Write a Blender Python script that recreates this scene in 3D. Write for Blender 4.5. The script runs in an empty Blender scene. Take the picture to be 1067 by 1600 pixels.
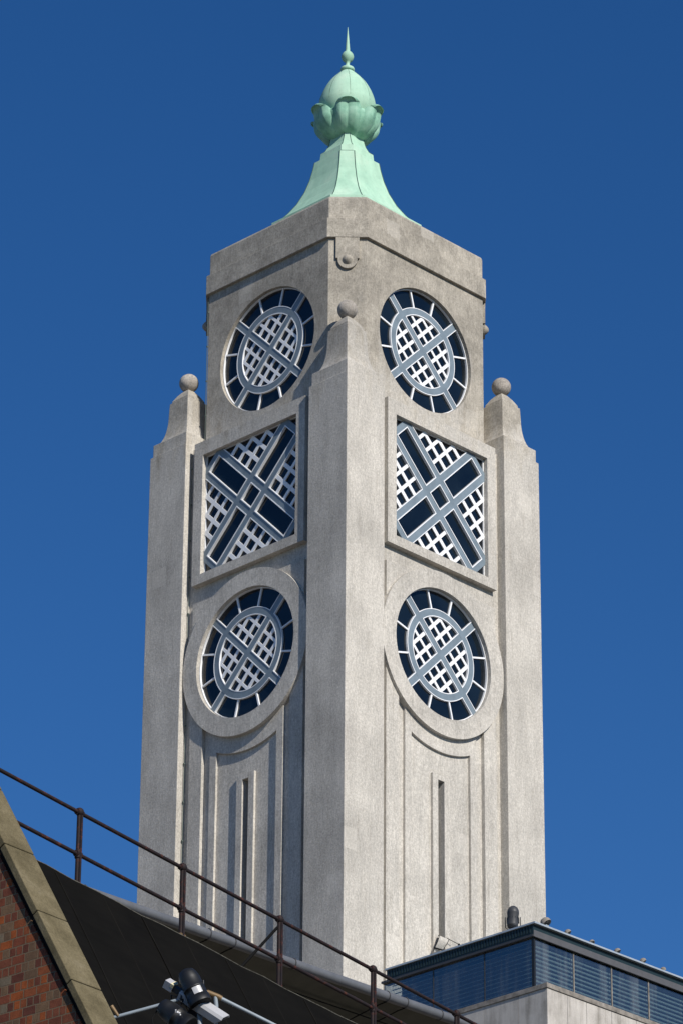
import bpy, bmesh, math, random
from mathutils import Vector, Matrix
from mathutils.geometry import tessellate_polygon
random.seed(7)
PI = math.pi
sc = bpy.context.scene
COL = sc.collection

# ---------------------------------------------------------------- camera
cam_d = bpy.data.cameras.new("camera")
cam = bpy.data.objects.new("camera", cam_d)
COL.objects.link(cam)
sc.camera = cam
F_PX = 6274.75
cam_d.sensor_fit = 'VERTICAL'
cam_d.sensor_height = 36.0
cam_d.sensor_width = 24.0
cam_d.lens = F_PX / 1600.0 * 36.0
cam_d.clip_start = 0.5
cam_d.clip_end = 8000
CAM = Vector((73.255, -74.776, -52.901))
FW = Vector((-0.62900719, 0.6410994, 0.43970618))
RT = Vector((0.71613131, 0.69793206, 0.00684074))
UP = Vector((0.30249944, -0.31919023, 0.89811563))
m = Matrix((RT, UP, -FW)).transposed().to_4x4()
m.translation = CAM
cam.matrix_world = m

# ---------------------------------------------------------------- sky and sun
SUN_AZ = math.radians(-12.6)      # from +X towards -Y
SUN_EL = math.radians(32.5)
w = bpy.data.worlds.new("World")
sc.world = w
w.use_nodes = True
nt = w.node_tree
nt.nodes.clear()
out = nt.nodes.new("ShaderNodeOutputWorld")
bg = nt.nodes.new("ShaderNodeBackground")
sky = nt.nodes.new("ShaderNodeTexSky")
sky.sky_type = 'NISHITA'
sky.sun_disc = False
sky.sun_elevation = SUN_EL
sky.sun_rotation = PI / 2 - SUN_AZ
sky.altitude = 0
sky.air_density = 0.85
sky.dust_density = 0.0
sky.ozone_density = 4.0
hs = nt.nodes.new("ShaderNodeHueSaturation")
hs.inputs["Hue"].default_value = 0.5075
hs.inputs["Saturation"].default_value = 1.26
hs.inputs["Value"].default_value = 1.30
bg.inputs[1].default_value = 0.075
nt.links.new(sky.outputs[0], hs.inputs["Color"])
nt.links.new(hs.outputs[0], bg.inputs[0])
nt.links.new(bg.outputs[0], out.inputs[0])
sun_d = bpy.data.lights.new("sun", 'SUN')
sun_d.energy = 5.0
sun_d.angle = math.radians(0.53)
sun_d.color = (1.0, 0.945, 0.865)
sun = bpy.data.objects.new("sun", sun_d)
COL.objects.link(sun)
sv = Vector((math.cos(SUN_EL) * math.cos(SUN_AZ), math.cos(SUN_EL) * math.sin(SUN_AZ), math.sin(SUN_EL)))
sun.rotation_euler = sv.to_track_quat('Z', 'Y').to_euler()
sun.location = sv * 200

sc.view_settings.view_transform = 'Standard'
sc.view_settings.look = 'None'
sc.view_settings.gamma = 1.0
sc.view_settings.exposure = 0.0

# ---------------------------------------------------------------- materials
class NT:
    def __init__(s, name):
        s.m = bpy.data.materials.new(name)
        s.m.use_nodes = True
        s.t = s.m.node_tree
        s.t.nodes.clear()
        s.out = s.t.nodes.new("ShaderNodeOutputMaterial")
        s.b = s.t.nodes.new("ShaderNodeBsdfPrincipled")
        s.l(s.b.outputs[0], s.out.inputs[0])
        s.co = s.n("TexCoord").outputs["Object"]
    def n(s, k, **kw):
        nd = s.t.nodes.new("ShaderNode" + k)
        for a, v in kw.items():
            setattr(nd, a, v)
        return nd
    def l(s, a, b):
        s.t.links.new(a, b)
    def mapping(s, scale, loc=(0, 0, 0), rot=(0, 0, 0), src=None):
        nd = s.n("Mapping")
        nd.inputs["Scale"].default_value = scale
        nd.inputs["Location"].default_value = loc
        nd.inputs["Rotation"].default_value = rot
        s.l(src or s.co, nd.inputs[0])
        return nd.outputs[0]
    def noise(s, scale, detail=4, rough=0.55, vec=None):
        nd = s.n("TexNoise")
        nd.inputs["Scale"].default_value = scale
        nd.inputs["Detail"].default_value = detail
        nd.inputs["Roughness"].default_value = rough
        s.l(vec or s.co, nd.inputs["Vector"])
        return nd.outputs[0]
    def ramp(s, src, stops, interp='LINEAR'):
        nd = s.n("ValToRGB")
        nd.color_ramp.interpolation = interp
        els = nd.color_ramp.elements
        while len(els) < len(stops):
            els.new(0.5)
        for e, (p, c) in zip(els, stops):
            e.position = p
            e.color = (c, c, c, 1) if isinstance(c, (int, float)) else (*c, 1)
        s.l(src, nd.inputs[0])
        return nd.outputs[0]
    def mix(s, fac, a, b, mode='MIX'):
        nd = s.n("Mix", data_type='RGBA', blend_type=mode)
        for v, i in ((fac, 0), (a, 6), (b, 7)):
            if isinstance(v, (int, float)):
                nd.inputs[i].default_value = v
            elif isinstance(v, tuple):
                nd.inputs[i].default_value = (*v, 1)
            else:
                s.l(v, nd.inputs[i])
        return nd.outputs[2]
    def math(s, op, a, b=0.0):
        nd = s.n("Math", operation=op)
        for v, i in ((a, 0), (b, 1)):
            if isinstance(v, (int, float)):
                nd.inputs[i].default_value = v
            else:
                s.l(v, nd.inputs[i])
        return nd.outputs[0]
    def bump(s, h, strength, dist=0.01):
        nd = s.n("Bump")
        nd.inputs["Strength"].default_value = strength
        nd.inputs["Distance"].default_value = dist
        s.l(h, nd.inputs["Height"])
        s.l(nd.outputs[0], s.b.inputs["Normal"])
    def fin(s, col=None, rough=0.8, metal=0.0, spec=0.4):
        if col is not None:
            if isinstance(col, tuple):
                s.b.inputs["Base Color"].default_value = (*col, 1)
            else:
                s.l(col, s.b.inputs["Base Color"])
        if isinstance(rough, (int, float)):
            s.b.inputs["Roughness"].default_value = rough
        else:
            s.l(rough, s.b.inputs["Roughness"])
        s.b.inputs["Metallic"].default_value = metal
        s.b.inputs["Specular IOR Level"].default_value = spec
        return s.m

def stone(name, base, streak=1.0, patch=True):
    t = NT(name)
    big = t.noise(0.45, 6, 0.62)
    v1 = t.mapping((2.2, 2.2, 0.35))
    runs = t.noise(1.3, 5, 0.6, v1)
    v2 = t.mapping((26, 26, 5))
    weave = t.noise(1.0, 3, 0.6, v2)
    grain = t.noise(42, 2, 0.7)
    fine = t.noise(16, 3, 0.7)
    f = t.ramp(big, [(0.34, 0.80), (0.60, 1.05)])
    g = t.ramp(runs, [(0.33, 0.88), (0.62, 1.04)])
    h = t.ramp(weave, [(0.3, 0.84), (0.7, 1.10)])
    k = t.ramp(grain, [(0.3, 0.83), (0.7, 1.14)])
    q = t.ramp(fine, [(0.32, 0.78), (0.66, 1.12)])
    c = t.mix(1.0, base, f, 'MULTIPLY')
    c = t.mix(streak, c, g, 'MULTIPLY')
    c = t.mix(1.0, c, h, 'MULTIPLY')
    c = t.mix(1.0, c, k, 'MULTIPLY')
    c = t.mix(1.0, c, q, 'MULTIPLY')
    # brownish weathering high up
    sep = t.n("SeparateXYZ")
    t.l(t.co, sep.inputs[0])
    hz = t.ramp(t.math('ADD', t.math('MULTIPLY', t.math('SUBTRACT', sep.outputs[2], 55.5), 0.13), t.math('MULTIPLY', t.math('ADD', runs, big), 0.9)),
                [(0.75, 0.0), (1.85, 1.0)])
    c = t.mix(hz, c, t.mix(1.0, c, (0.73, 0.71, 0.67), 'MULTIPLY'))
    mot = t.noise(2.3, 6, 0.7)
    c = t.mix(hz, c, t.mix(1.0, c, t.ramp(mot, [(0.38, 0.84), (0.60, 1.12)]), 'MULTIPLY'))
    # small dark lichen specks and pits
    sp = t.noise(5.5, 6, 0.75)
    spm = t.ramp(sp, [(0.66, 0.0), (0.74, 0.55)])
    c = t.mix(spm, c, (base[0] * 0.45, base[1] * 0.43, base[2] * 0.4))
    if patch:
        # drip streaks and faint pour lines
        v3 = t.mapping((7, 7, 0.45))
        dr = t.noise(1.5, 5, 0.65, v3)
        c = t.mix(t.ramp(dr, [(0.56, 0.0), (0.72, 0.42)]), c, (base[0] * 0.52, base[1] * 0.49, base[2] * 0.45))
        zz = t.math('FRACT', t.math('ADD', t.math('MULTIPLY', sep.outputs[2], 0.53), t.math('MULTIPLY', fine, 0.02)))
        c = t.mix(t.math('MULTIPLY', t.ramp(zz, [(0.0, 1.0), (0.022, 0.0)]), t.math('MULTIPLY', runs, 0.30)), c, (base[0] * 0.55, base[1] * 0.52, base[2] * 0.48))
        # lighter repaired blocks
        cx = t.n("CombineXYZ")
        t.l(t.math('ADD', sep.outputs[0], t.math('MULTIPLY', sep.outputs[1], 1.0)), cx.inputs[0])
        t.l(sep.outputs[2], cx.inputs[1])
        br = t.n("TexBrick", offset=0.37, offset_frequency=2)
        br.inputs["Color1"].default_value = (0, 0, 0, 1)
        br.inputs["Color2"].default_value = (1, 1, 1, 1)
        br.inputs["Mortar"].default_value = (0, 0, 0, 1)
        br.inputs["Scale"].default_value = 1.0
        br.inputs["Mortar Size"].default_value = 0.01
        br.inputs["Brick Width"].default_value = 0.55
        br.inputs["Row Height"].default_value = 0.62
        dis = t.n("VectorMath", operation='ADD')
        nz = t.n("TexNoise")
        nz.inputs["Scale"].default_value = 7
        t.l(t.co, nz.inputs["Vector"])
        sc_ = t.n("VectorMath", operation='SCALE')
        sc_.inputs["Scale"].default_value = 0.10
        t.l(nz.outputs["Color"], sc_.inputs[0])
        t.l(cx.outputs[0], dis.inputs[0])
        t.l(sc_.outputs[0], dis.inputs[1])
        t.l(dis.outputs[0], br.inputs["Vector"])
        pm = t.ramp(br.outputs["Color"], [(0.965, 0.0), (0.985, 0.22)])
        c = t.mix(pm, c, tuple(min(0.8, x * 1.25) for x in base))
    t.bump(t.math('ADD', t.math('MULTIPLY', grain, 0.6), t.math('ADD', t.math('MULTIPLY', fine, 0.8), big)), 0.35, 0.02)
    return t.fin(c, 0.93, 0, 0.2)

M = {}
M['stone'] = stone('portland_stone', (0.545, 0.512, 0.455))
M['stone_ball'] = stone('stone_ball', (0.58, 0.54, 0.50), 1.0, False)

def m_copper():
    t = NT('verdigris_copper')
    a = t.noise(0.9, 5, 0.6)
    v = t.mapping((3, 3, 0.5))
    b = t.noise(1.6, 4, 0.6, v)
    c = t.ramp(a, [(0.3, (0.30, 0.50, 0.37)), (0.55, (0.39, 0.60, 0.45)), (0.75, (0.48, 0.65, 0.50))])
    c = t.mix(0.5, c, t.ramp(b, [(0.3, 0.80), (0.7, 1.12)]), 'MULTIPLY')
    d = t.noise(9, 5, 0.7)
    c = t.mix(t.ramp(d, [(0.58, 0.0), (0.74, 0.5)]), c, (0.17, 0.34, 0.24))
    t.bump(a, 0.2, 0.03)
    return t.fin(c, 0.72, 0, 0.3)
M['copper'] = m_copper()

def m_petal():
    t = NT('stained_copper')
    a = t.noise(2.2, 5, 0.65)
    c = t.ramp(a, [(0.28, (0.12, 0.28, 0.20)), (0.5, (0.26, 0.49, 0.36)), (0.70, (0.38, 0.60, 0.46))])
    d = t.noise(11, 5, 0.7)
    c = t.mix(t.ramp(d, [(0.58, 0.0), (0.72, 0.6)]), c, (0.07, 0.20, 0.14))
    return t.fin(c, 0.7, 0, 0.3)
M['petal'] = m_petal()

def simple(name, col, rough=0.6, metal=0.0, spec=0.4, var=0.12, scale=6.0, bump=0.0):
    t = NT(name)
    a = t.noise(scale, 5, 0.65)
    c = t.mix(1.0, col, t.ramp(a, [(0.3, 1 - var), (0.7, 1 + var)]), 'MULTIPLY')
    if bump:
        t.bump(a, bump, 0.01)
    return t.fin(c, rough, metal, spec)
M['frame'] = simple('grey_painted_metal', (0.175, 0.222, 0.258), 0.45, 0, 0.45, 0.16, 2.5)
M['white'] = simple('white_painted_metal', (0.80, 0.81, 0.82), 0.5, 0, 0.4, 0.06, 3)
M['seam'] = simple('dark_seam', (0.05, 0.10, 0.08), 0.8)
M['strap'] = simple('green_copper_strap', (0.10, 0.125, 0.11), 0.7)

def m_glass():
    t = NT('dark_window_glass')
    a = t.noise(0.8, 3, 0.5)
    c = t.ramp(a, [(0.35, (0.003, 0.006, 0.010)), (0.7, (0.008, 0.014, 0.020))])
    return t.fin(c, 0.09, 0, 0.5)
M['glass'] = m_glass()
M['black'] = simple('black_paint', (0.007, 0.0075, 0.008), 0.5, 0, 0.5, 0.2, 5)
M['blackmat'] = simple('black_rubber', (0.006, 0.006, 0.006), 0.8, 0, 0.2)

def m_rust():
    t = NT('rusty_painted_iron')
    a = t.noise(7, 6, 0.7)
    c = t.ramp(a, [(0.36, (0.012, 0.009, 0.010)), (0.55, (0.020, 0.011, 0.011)), (0.62, (0.075, 0.020, 0.012)), (0.78, (0.055, 0.050, 0.024))])
    t.bump(a, 0.5, 0.005)
    return t.fin(c, 0.75, 0, 0.3)
M['rust'] = m_rust()

def m_bitumen():
    t = NT('black_bitumen_felt')
    a = t.noise(1.4, 5, 0.6)
    v = t.mapping((0.8, 9, 0.8))
    b = t.noise(1.5, 4, 0.6, v)
    c = t.ramp(t.math('MULTIPLY', t.math('ADD', a, b), 0.5), [(0.3, (0.0040, 0.0038, 0.0034)), (0.7, (0.0075, 0.0070, 0.0060))])
    t.bump(a, 0.2, 0.02)
    return t.fin(c, 0.95, 0, 0.05)
M['bitumen'] = m_bitumen()
M['seamfelt'] = simple('felt_lap', (0.0075, 0.007, 0.006), 0.9, 0, 0.1, 0.5, 2)

def m_brick():  # colours vary brick by brick
    t = NT('weathered_brickwork')
    sep = t.n("SeparateXYZ")
    t.l(t.co, sep.inputs[0])
    cx = t.n("CombineXYZ")
    t.l(sep.outputs[0], cx.inputs[0])
    t.l(sep.outputs[2], cx.inputs[1])
    nz = t.n("TexNoise")
    nz.inputs["Scale"].default_value = 18
    t.l(t.co, nz.inputs["Vector"])
    s2 = t.n("VectorMath", operation='SCALE')
    s2.inputs["Scale"].default_value = 0.010
    t.l(nz.outputs["Color"], s2.inputs[0])
    ad = t.n("VectorMath", operation='ADD')
    t.l(cx.outputs[0], ad.inputs[0])
    t.l(s2.outputs[0], ad.inputs[1])
    def brick(bw, loc):
        mp = t.n("Mapping")
        mp.inputs["Location"].default_value = loc
        t.l(ad.outputs[0], mp.inputs[0])
        br = t.n("TexBrick", offset=0.43, offset_frequency=2, squash=0.5, squash_frequency=2)
        br.inputs["Color1"].default_value = (0, 0, 0, 1)
        br.inputs["Color2"].default_value = (1, 1, 1, 1)
        br.inputs["Mortar"].default_value = (0, 0, 0, 1)
        br.inputs["Scale"].default_value = 1.0
        br.inputs["Mortar Size"].default_value = 0.0070
        br.inputs["Mortar Smooth"].default_value = 0.3
        br.inputs["Bias"].default_value = 0.0
        br.inputs["Brick Width"].default_value = bw
        br.inputs["Row Height"].default_value = 0.0905
        t.l(mp.outputs[0], br.inputs["Vector"])
        return br
    br = brick(0.172, (0, 0, 0))
    c = t.ramp(br.outputs["Color"], [(0.0, (0.150, 0.088, 0.050)), (0.13, (0.200, 0.058, 0.030)), (0.27, (0.130, 0.044, 0.028)),
                                     (0.37, (0.250, 0.072, 0.028)), (0.50, (0.165, 0.052, 0.030)), (0.62, (0.190, 0.112, 0.062)),
                                     (0.72, (0.320, 0.082, 0.024)), (0.83, (0.200, 0.064, 0.034)), (0.92, (0.140, 0.055, 0.036)), (0.965, (0.19, 0.145, 0.095))], 'CONSTANT')
    a = t.noise(9, 5, 0.7)
    c = t.mix(1.0, c, t.ramp(a, [(0.3, 0.72), (0.7, 1.22)]), 'MULTIPLY')
    g = t.noise(70, 3, 0.7)
    c = t.mix(1.0, c, t.ramp(g, [(0.3, 0.75), (0.7, 1.2)]), 'MULTIPLY')
    c = t.mix(br.outputs["Fac"], c, (0.180, 0.130, 0.080))
    t.bump(t.math('ADD', t.math('MULTIPLY', br.outputs["Fac"], -1.0), t.math('MULTIPLY', g, 0.3)), 0.8, 0.006)
    return t.fin(c, 0.9, 0, 0.2)
M['brick'] = m_brick()

def m_coping():
    t = NT('lichened_coping_stone')
    a = t.noise(2.6, 6, 0.65)
    g = t.noise(48, 3, 0.75)
    d = t.noise(14, 5, 0.7)
    c = t.ramp(a, [(0.3, (0.085, 0.070, 0.038)), (0.55, (0.142, 0.118, 0.068)), (0.75, (0.190, 0.160, 0.102))])
    c = t.mix(1.0, c, t.ramp(g, [(0.3, 0.72), (0.7, 1.22)]), 'MULTIPLY')
    c = t.mix(t.ramp(d, [(0.62, 0.0), (0.74, 0.55)]), c, (0.06, 0.055, 0.038))
    t.bump(g, 0.5, 0.006)
    return t.fin(c, 0.95, 0, 0.15)
M['coping'] = m_coping()

def m_concrete():
    t = NT('stained_concrete')
    v = t.mapping((5, 5, 0.4))
    a = t.noise(1.2, 5, 0.6, v)
    b = t.noise(1.5, 5, 0.6)
    g = t.noise(40, 3, 0.7)
    c = t.ramp(t.math('MULTIPLY', t.math('ADD', a, b), 0.5), [(0.35, (0.26, 0.24, 0.21)), (0.52, (0.46, 0.43, 0.39)), (0.7, (0.56, 0.53, 0.48))])
    c = t.mix(1.0, c, t.ramp(g, [(0.3, 0.85), (0.7, 1.1)]), 'MULTIPLY')
    t.bump(g, 0.3, 0.006)
    return t.fin(c, 0.9, 0, 0.2)
M['concrete'] = m_concrete()
M['dirty'] = simple('dirty_concrete_coping', (0.22, 0.20, 0.175), 0.9, 0, 0.2, 0.45, 5)
M['charcoal'] = simple('charcoal_metal', (0.045, 0.046, 0.050), 0.5, 0, 0.4)
M['fasciagrey'] = simple('grey_fascia_metal', (0.085, 0.085, 0.090), 0.55)
M['fascia'] = simple('dark_teal_fascia', (0.012, 0.026, 0.030), 0.45, 0, 0.4)
M['flash'] = simple('pale_metal_flashing', (0.42, 0.47, 0.50), 0.4, 0.3, 0.5)
M['gutter'] = simple('grey_gutter', (0.11, 0.115, 0.125), 0.45, 0, 0.4, 0.15, 3)
M['soffit'] = simple('olive_soffit_board', (0.10, 0.10, 0.082), 0.8, 0, 0.2, 0.15, 2)
M['galv'] = simple('galvanised_pipe', (0.24, 0.28, 0.31), 0.5, 0.0, 0.4)
M['brass'] = simple('tarnished_brass', (0.17, 0.11, 0.05), 0.55, 0.2, 0.4)
M['silver'] = simple('pale_grey_housing', (0.42, 0.42, 0.43), 0.35, 0.0, 0.5, 0.05)
M['mirror'] = simple('polished_reflector', (0.72, 0.72, 0.73), 0.16, 1.0, 0.5, 0.05)
M['cream'] = simple('cream_plastic', (0.62, 0.56, 0.36), 0.5)
M['slat'] = simple('teal_slats', (0.68, 0.80, 0.78), 0.5, 0, 0.4, 0.1)
M['paving'] = simple('paving', (0.05, 0.047, 0.044), 0.9, 0, 0.2, 0.25, 0.6)
M['renderwall'] = simple('plain_render', (0.25, 0.22, 0.19), 0.9, 0, 0.2, 0.2, 0.7)
M['inside'] = simple('dark_interior', (0.006, 0.008, 0.010), 0.9, 0, 0.1)

def m_pane(name, refl, tint):
    t = NT(name)
    tr = t.n("BsdfTransparent")
    tr.inputs[0].default_value = (*tint, 1)
    gl = t.n("BsdfGlossy")
    gl.inputs["Roughness"].default_value = 0.03
    gl.inputs["Color"].default_value = (0.80, 0.84, 0.86, 1)
    lw = t.n("LayerWeight")
    f = t.math('ADD', t.math('MULTIPLY', t.math('POWER', lw.outputs["Facing"], 4.0), 0.8), 0.04 + refl)
    mx = t.n("MixShader")
    t.l(f, mx.inputs[0])
    t.l(tr.outputs[0], mx.inputs[1])
    t.l(gl.outputs[0], mx.inputs[2])
    # a little dust on the pane
    df = t.n("BsdfDiffuse")
    df.inputs[0].default_value = (0.45, 0.48, 0.48, 1)
    v = t.mapping((1.2, 1.2, 0.12))
    dust = t.ramp(t.noise(2.2, 4, 0.6, v), [(0.48, 0.02), (0.75, 0.14)])
    m2 = t.n("MixShader")
    t.l(dust, m2.inputs[0])
    t.l(mx.outputs[0], m2.inputs[1])
    t.l(df.outputs[0], m2.inputs[2])
    t.l(m2.outputs[0], t.out.inputs[0])
    return t.m
M['pane_tint'] = m_pane('blue_tinted_glass', 0.11, (0.62, 0.66, 0.66))

# ---------------------------------------------------------------- mesh helpers
class MB:
    def __init__(s):
        s.v, s.f, s.sm = [], [], []
    def add(s, vs, fs, smooth=False):
        o = len(s.v)
        s.v += [tuple(x) for x in vs]
        s.f += [tuple(i + o for i in f) for f in fs]
        s.sm += [smooth] * len(fs)
        return s
    def box(s, a, b, fn=lambda p: p):
        x0, y0, z0 = a
        x1, y1, z1 = b
        vs = [fn(Vector(p)) for p in ((x0, y0, z0), (x1, y0, z0), (x1, y1, z0), (x0, y1, z0), (x0, y0, z1), (x1, y0, z1), (x1, y1, z1), (x0, y1, z1))]
        return s.add(vs, [(0, 3, 2, 1), (4, 5, 6, 7), (0, 1, 5, 4), (1, 2, 6, 5), (2, 3, 7, 6), (3, 0, 4, 7)])
    def tube(s, pts, r, n=12, caps=True):
        pts = [Vector(p) for p in pts]
        rs = r if isinstance(r, (list, tuple)) else [r] * len(pts)
        rings = []
        prev = None
        for i, p in enumerate(pts):
            d = (pts[min(i + 1, len(pts) - 1)] - pts[max(i - 1, 0)]).normalized()
            a = prev if prev is not None else (Vector((0, 0, 1)) if abs(d.z) < 0.9 else Vector((1, 0, 0)))
            u = (a - d * a.dot(d)).normalized()
            prev = u
            v = d.cross(u)
            rings.append([p + (u * math.cos(2 * PI * k / n) + v * math.sin(2 * PI * k / n)) * rs[i] for k in range(n)])
        vs = [q for rr in rings for q in rr]
        fs = [(i * n + k, i * n + (k + 1) % n, (i + 1) * n + (k + 1) % n, (i + 1) * n + k) for i in range(len(rings) - 1) for k in range(n)]
        s.add(vs, fs, True)
        if caps:
            s.add(rings[0], [tuple(reversed(range(n)))])
            s.add(rings[-1], [tuple(range(n))])
        return s
    def sphere(s, c, r, nu=32, nv=18):
        c = Vector(c)
        prof = [(r * math.sin(PI * i / nv), -r * math.cos(PI * i / nv)) for i in range(nv + 1)]
        return s.lathe(prof, c, nu)
    def lathe(s, prof, c=(0, 0, 0), n=48, axis=None, smooth=True):
        c = Vector(c)
        if axis is None:
            X, Y, Z = Vector((1, 0, 0)), Vector((0, 1, 0)), Vector((0, 0, 1))
        else:
            Z = Vector(axis).normalized()
            X = Z.orthogonal().normalized()
            Y = Z.cross(X)
        vs = []
        for r, z in prof:
            r = max(r, 1e-4)
            vs += [c + Z * z + (X * math.cos(2 * PI * k / n) + Y * math.sin(2 * PI * k / n)) * r for k in range(n)]
        fs = [(i * n + k, i * n + (k + 1) % n, (i + 1) * n + (k + 1) % n, (i + 1) * n + k) for i in range(len(prof) - 1) for k in range(n)]
        s.add(vs, fs, smooth)
        s.add([vs[k] for k in range(n)], [tuple(reversed(range(n)))])
        s.add([vs[-n + k] for k in range(n)], [tuple(range(n))])
        return s
    def loft(s, rings, smooth=False, cap=True):
        n = len(rings[0])
        vs = [Vector(q) for r in rings for q in r]
        s.add(vs, [(i * n + k, i * n + (k + 1) % n, (i + 1) * n + (k + 1) % n, (i + 1) * n + k) for i in range(len(rings) - 1) for k in range(n)], smooth)
        if cap:
            s.add(rings[0], [tuple(reversed(range(n)))])
            s.add(rings[-1], [tuple(range(n))])
        return s
    def plate(s, fn, outer, holes, o0, o1, back=False):
        loops = [outer] + list(holes)
        flat = [p for lp in loops for p in lp]
        tris = tessellate_polygon([[Vector((p[0], p[1], 0)) for p in lp] for lp in loops])
        s.add([fn(p[0], p[1], o0) for p in flat], [tuple(t) for t in tris])
        if back:
            s.add([fn(p[0], p[1], o1) for p in flat], [tuple(t) for t in tris])
        for lp in loops:
            n = len(lp)
            s.add([fn(p[0], p[1], o0) for p in lp] + [fn(p[0], p[1], o1) for p in lp],
                  [(i, (i + 1) % n, n + (i + 1) % n, n + i) for i in range(n)])
        return s
    def build(s, name, mat, parent=None, bevel=0.0, recalc=True):
        me = bpy.data.meshes.new(name)
        me.from_pydata([tuple(v) for v in s.v], [], s.f)
        for p, sm in zip(me.polygons, s.sm):
            p.use_smooth = sm
        bm = bmesh.new()
        bm.from_mesh(me)
        if bevel:
            bmesh.ops.remove_doubles(bm, verts=bm.verts, dist=1e-4)
        bmesh.ops.recalc_face_normals(bm, faces=bm.faces)
        bm.to_mesh(me)
        bm.free()
        me.materials.append(mat)
        ob = bpy.data.objects.new(name, me)
        COL.objects.link(ob)
        if parent is not None:
            ob.parent = parent
        if bevel:
            b = ob.modifiers.new("bevel", 'BEVEL')
            b.width = bevel
            b.segments = 2
            b.limit_method = 'ANGLE'
            b.angle_limit = math.radians(35)
        return ob

def tag(o, label=None, cat=None, group=None, kind=None):
    if label: o["label"] = label
    if cat: o["category"] = cat
    if group: o["group"] = group
    if kind: o["kind"] = kind
    return o

def empty(name, loc=(0, 0, 0), rz=0.0):
    o = bpy.data.objects.new(name, None)
    o.empty_display_size = 0.5
    COL.objects.link(o)
    o.location = loc
    o.rotation_euler = (0, 0, rz)
    return o

def copy_tree(o, parent=None):
    c = o.copy()
    COL.objects.link(c)
    if parent is not None:
        c.parent = parent
    for ch in list(o.children):
        copy_tree(ch, c)
    return c

GROUND = -54.5
# ---------------------------------------------------------------- ground
g = MB().box((-3000, -3000, -0.5), (3000, 3000, 0)).build('ground', M['paving'])
g.location = (0, 0, GROUND)
tag(g, kind='structure')

# ================================================================ TOWER
A, W, D = 4.0, 1.507, 0.7584
IN = A - W                 # 2.493
B = A - D                  # 3.2416
IB = 2.467
TZ0 = -26.0
TB = -54.5
tower = empty('stone_tower', (0, 0, TB))
tag(tower, 'tall pale stone tower with round and crossed lattice windows under a green copper cap', 'tower')
OFF = Vector((0, 0, -TB))
def T(p):                       # tower coordinates (z=0 at pier shoulder) -> local to the empty
    return Vector((p[0], p[1], p[2] - TB))
def fR(s, z, o): return T((A - o, s, z))
def fL(s, z, o): return T((s, -(A - o), z))
def fBk(s, z, o): return T((-(A - o), -s, z))
def fBy(s, z, o): return T((-s, A - o, z))
FACES = (fR, fL, fBk, fBy)

def circ(r, zc, n=96, s0=0.0, a0=0.0):
    return [(s0 + r * math.cos(a0 + 2 * PI * k / n), zc + r * math.sin(a0 + 2 * PI * k / n)) for k in range(n)]
def rect(s0, z0, s1, z1):
    return [(s0, z0), (s1, z0), (s1, z1), (s0, z1)]
def arc(r, zc, a0, a1, n=24):
    return [(r * math.cos(a0 + (a1 - a0) * k / n), zc + r * math.sin(a0 + (a1 - a0) * k / n)) for k in range(n + 1)]

ZO1, R1 = 2.474, 1.927
ZO2, R2, RR = -7.348, 1.926, 2.465
X1, X2, XS = -0.564, -4.356, 1.892
XC, XH = (X1 + X2) / 2, 1.896
XO1, XO2, XO = -0.117, -4.65, 2.24
B0 = 0.30
P1 = 0.18
SF = 0.22
TOPZ = 5.17
SLT, SLH = -11.12, 0.125

wall = MB()
core = MB()
for i, f in enumerate(FACES):
    vis = i < 2
    c1 = circ(R1, ZO1)
    wall.plate(f, rect(-IB, -0.5, IB, TOPZ), [c1] if vis else [], D, D + 0.42)
    holes = [rect(-XS, X2, XS, X1), circ(R2, ZO2), rect(-SLH, TZ0 + .5, SLH, SLT)] if vis else []
    wall.plate(f, rect(-IN, TZ0, IN, XO1 - 0.02), holes, B0, B0 + 0.55)
# chamfers of the upper stage and the interior filling
def octo(h, c, z):
    return [T(p) for p in ((h, -(h - c), z), (h, h - c, z), (h - c, h, z), (-(h - c), h, z), (-h, h - c, z), (-h, -(h - c), z), (-(h - c), -h, z), (h - c, -h, z))]
for sx, sy in ((1, -1), (1, 1), (-1, 1), (-1, -1)):
    q = [(sx * B, sy * IB), (sx * IB, sy * B), (sx * (IB - .3), sy * (B - .35)), (sx * (B - .35), sy * (IB - .3))]
    wall.loft([[T((x, y, -0.5)) for x, y in q], [T((x, y, TOPZ)) for x, y in q]])
wall_o = wall.build('wall', M['stone'], tower)
# ledge between lower and upper stage
MB().loft([octo(3.69, 1.2, -0.45), octo(3.69, 1.2, XO1 - 0.023)]).build('ledge', M['stone'], tower)
MB().box((-2.35, -2.35, 28.6), (2.35, 2.35, 59.5)).build('dark_interior', M['inside'], tower)

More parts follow.
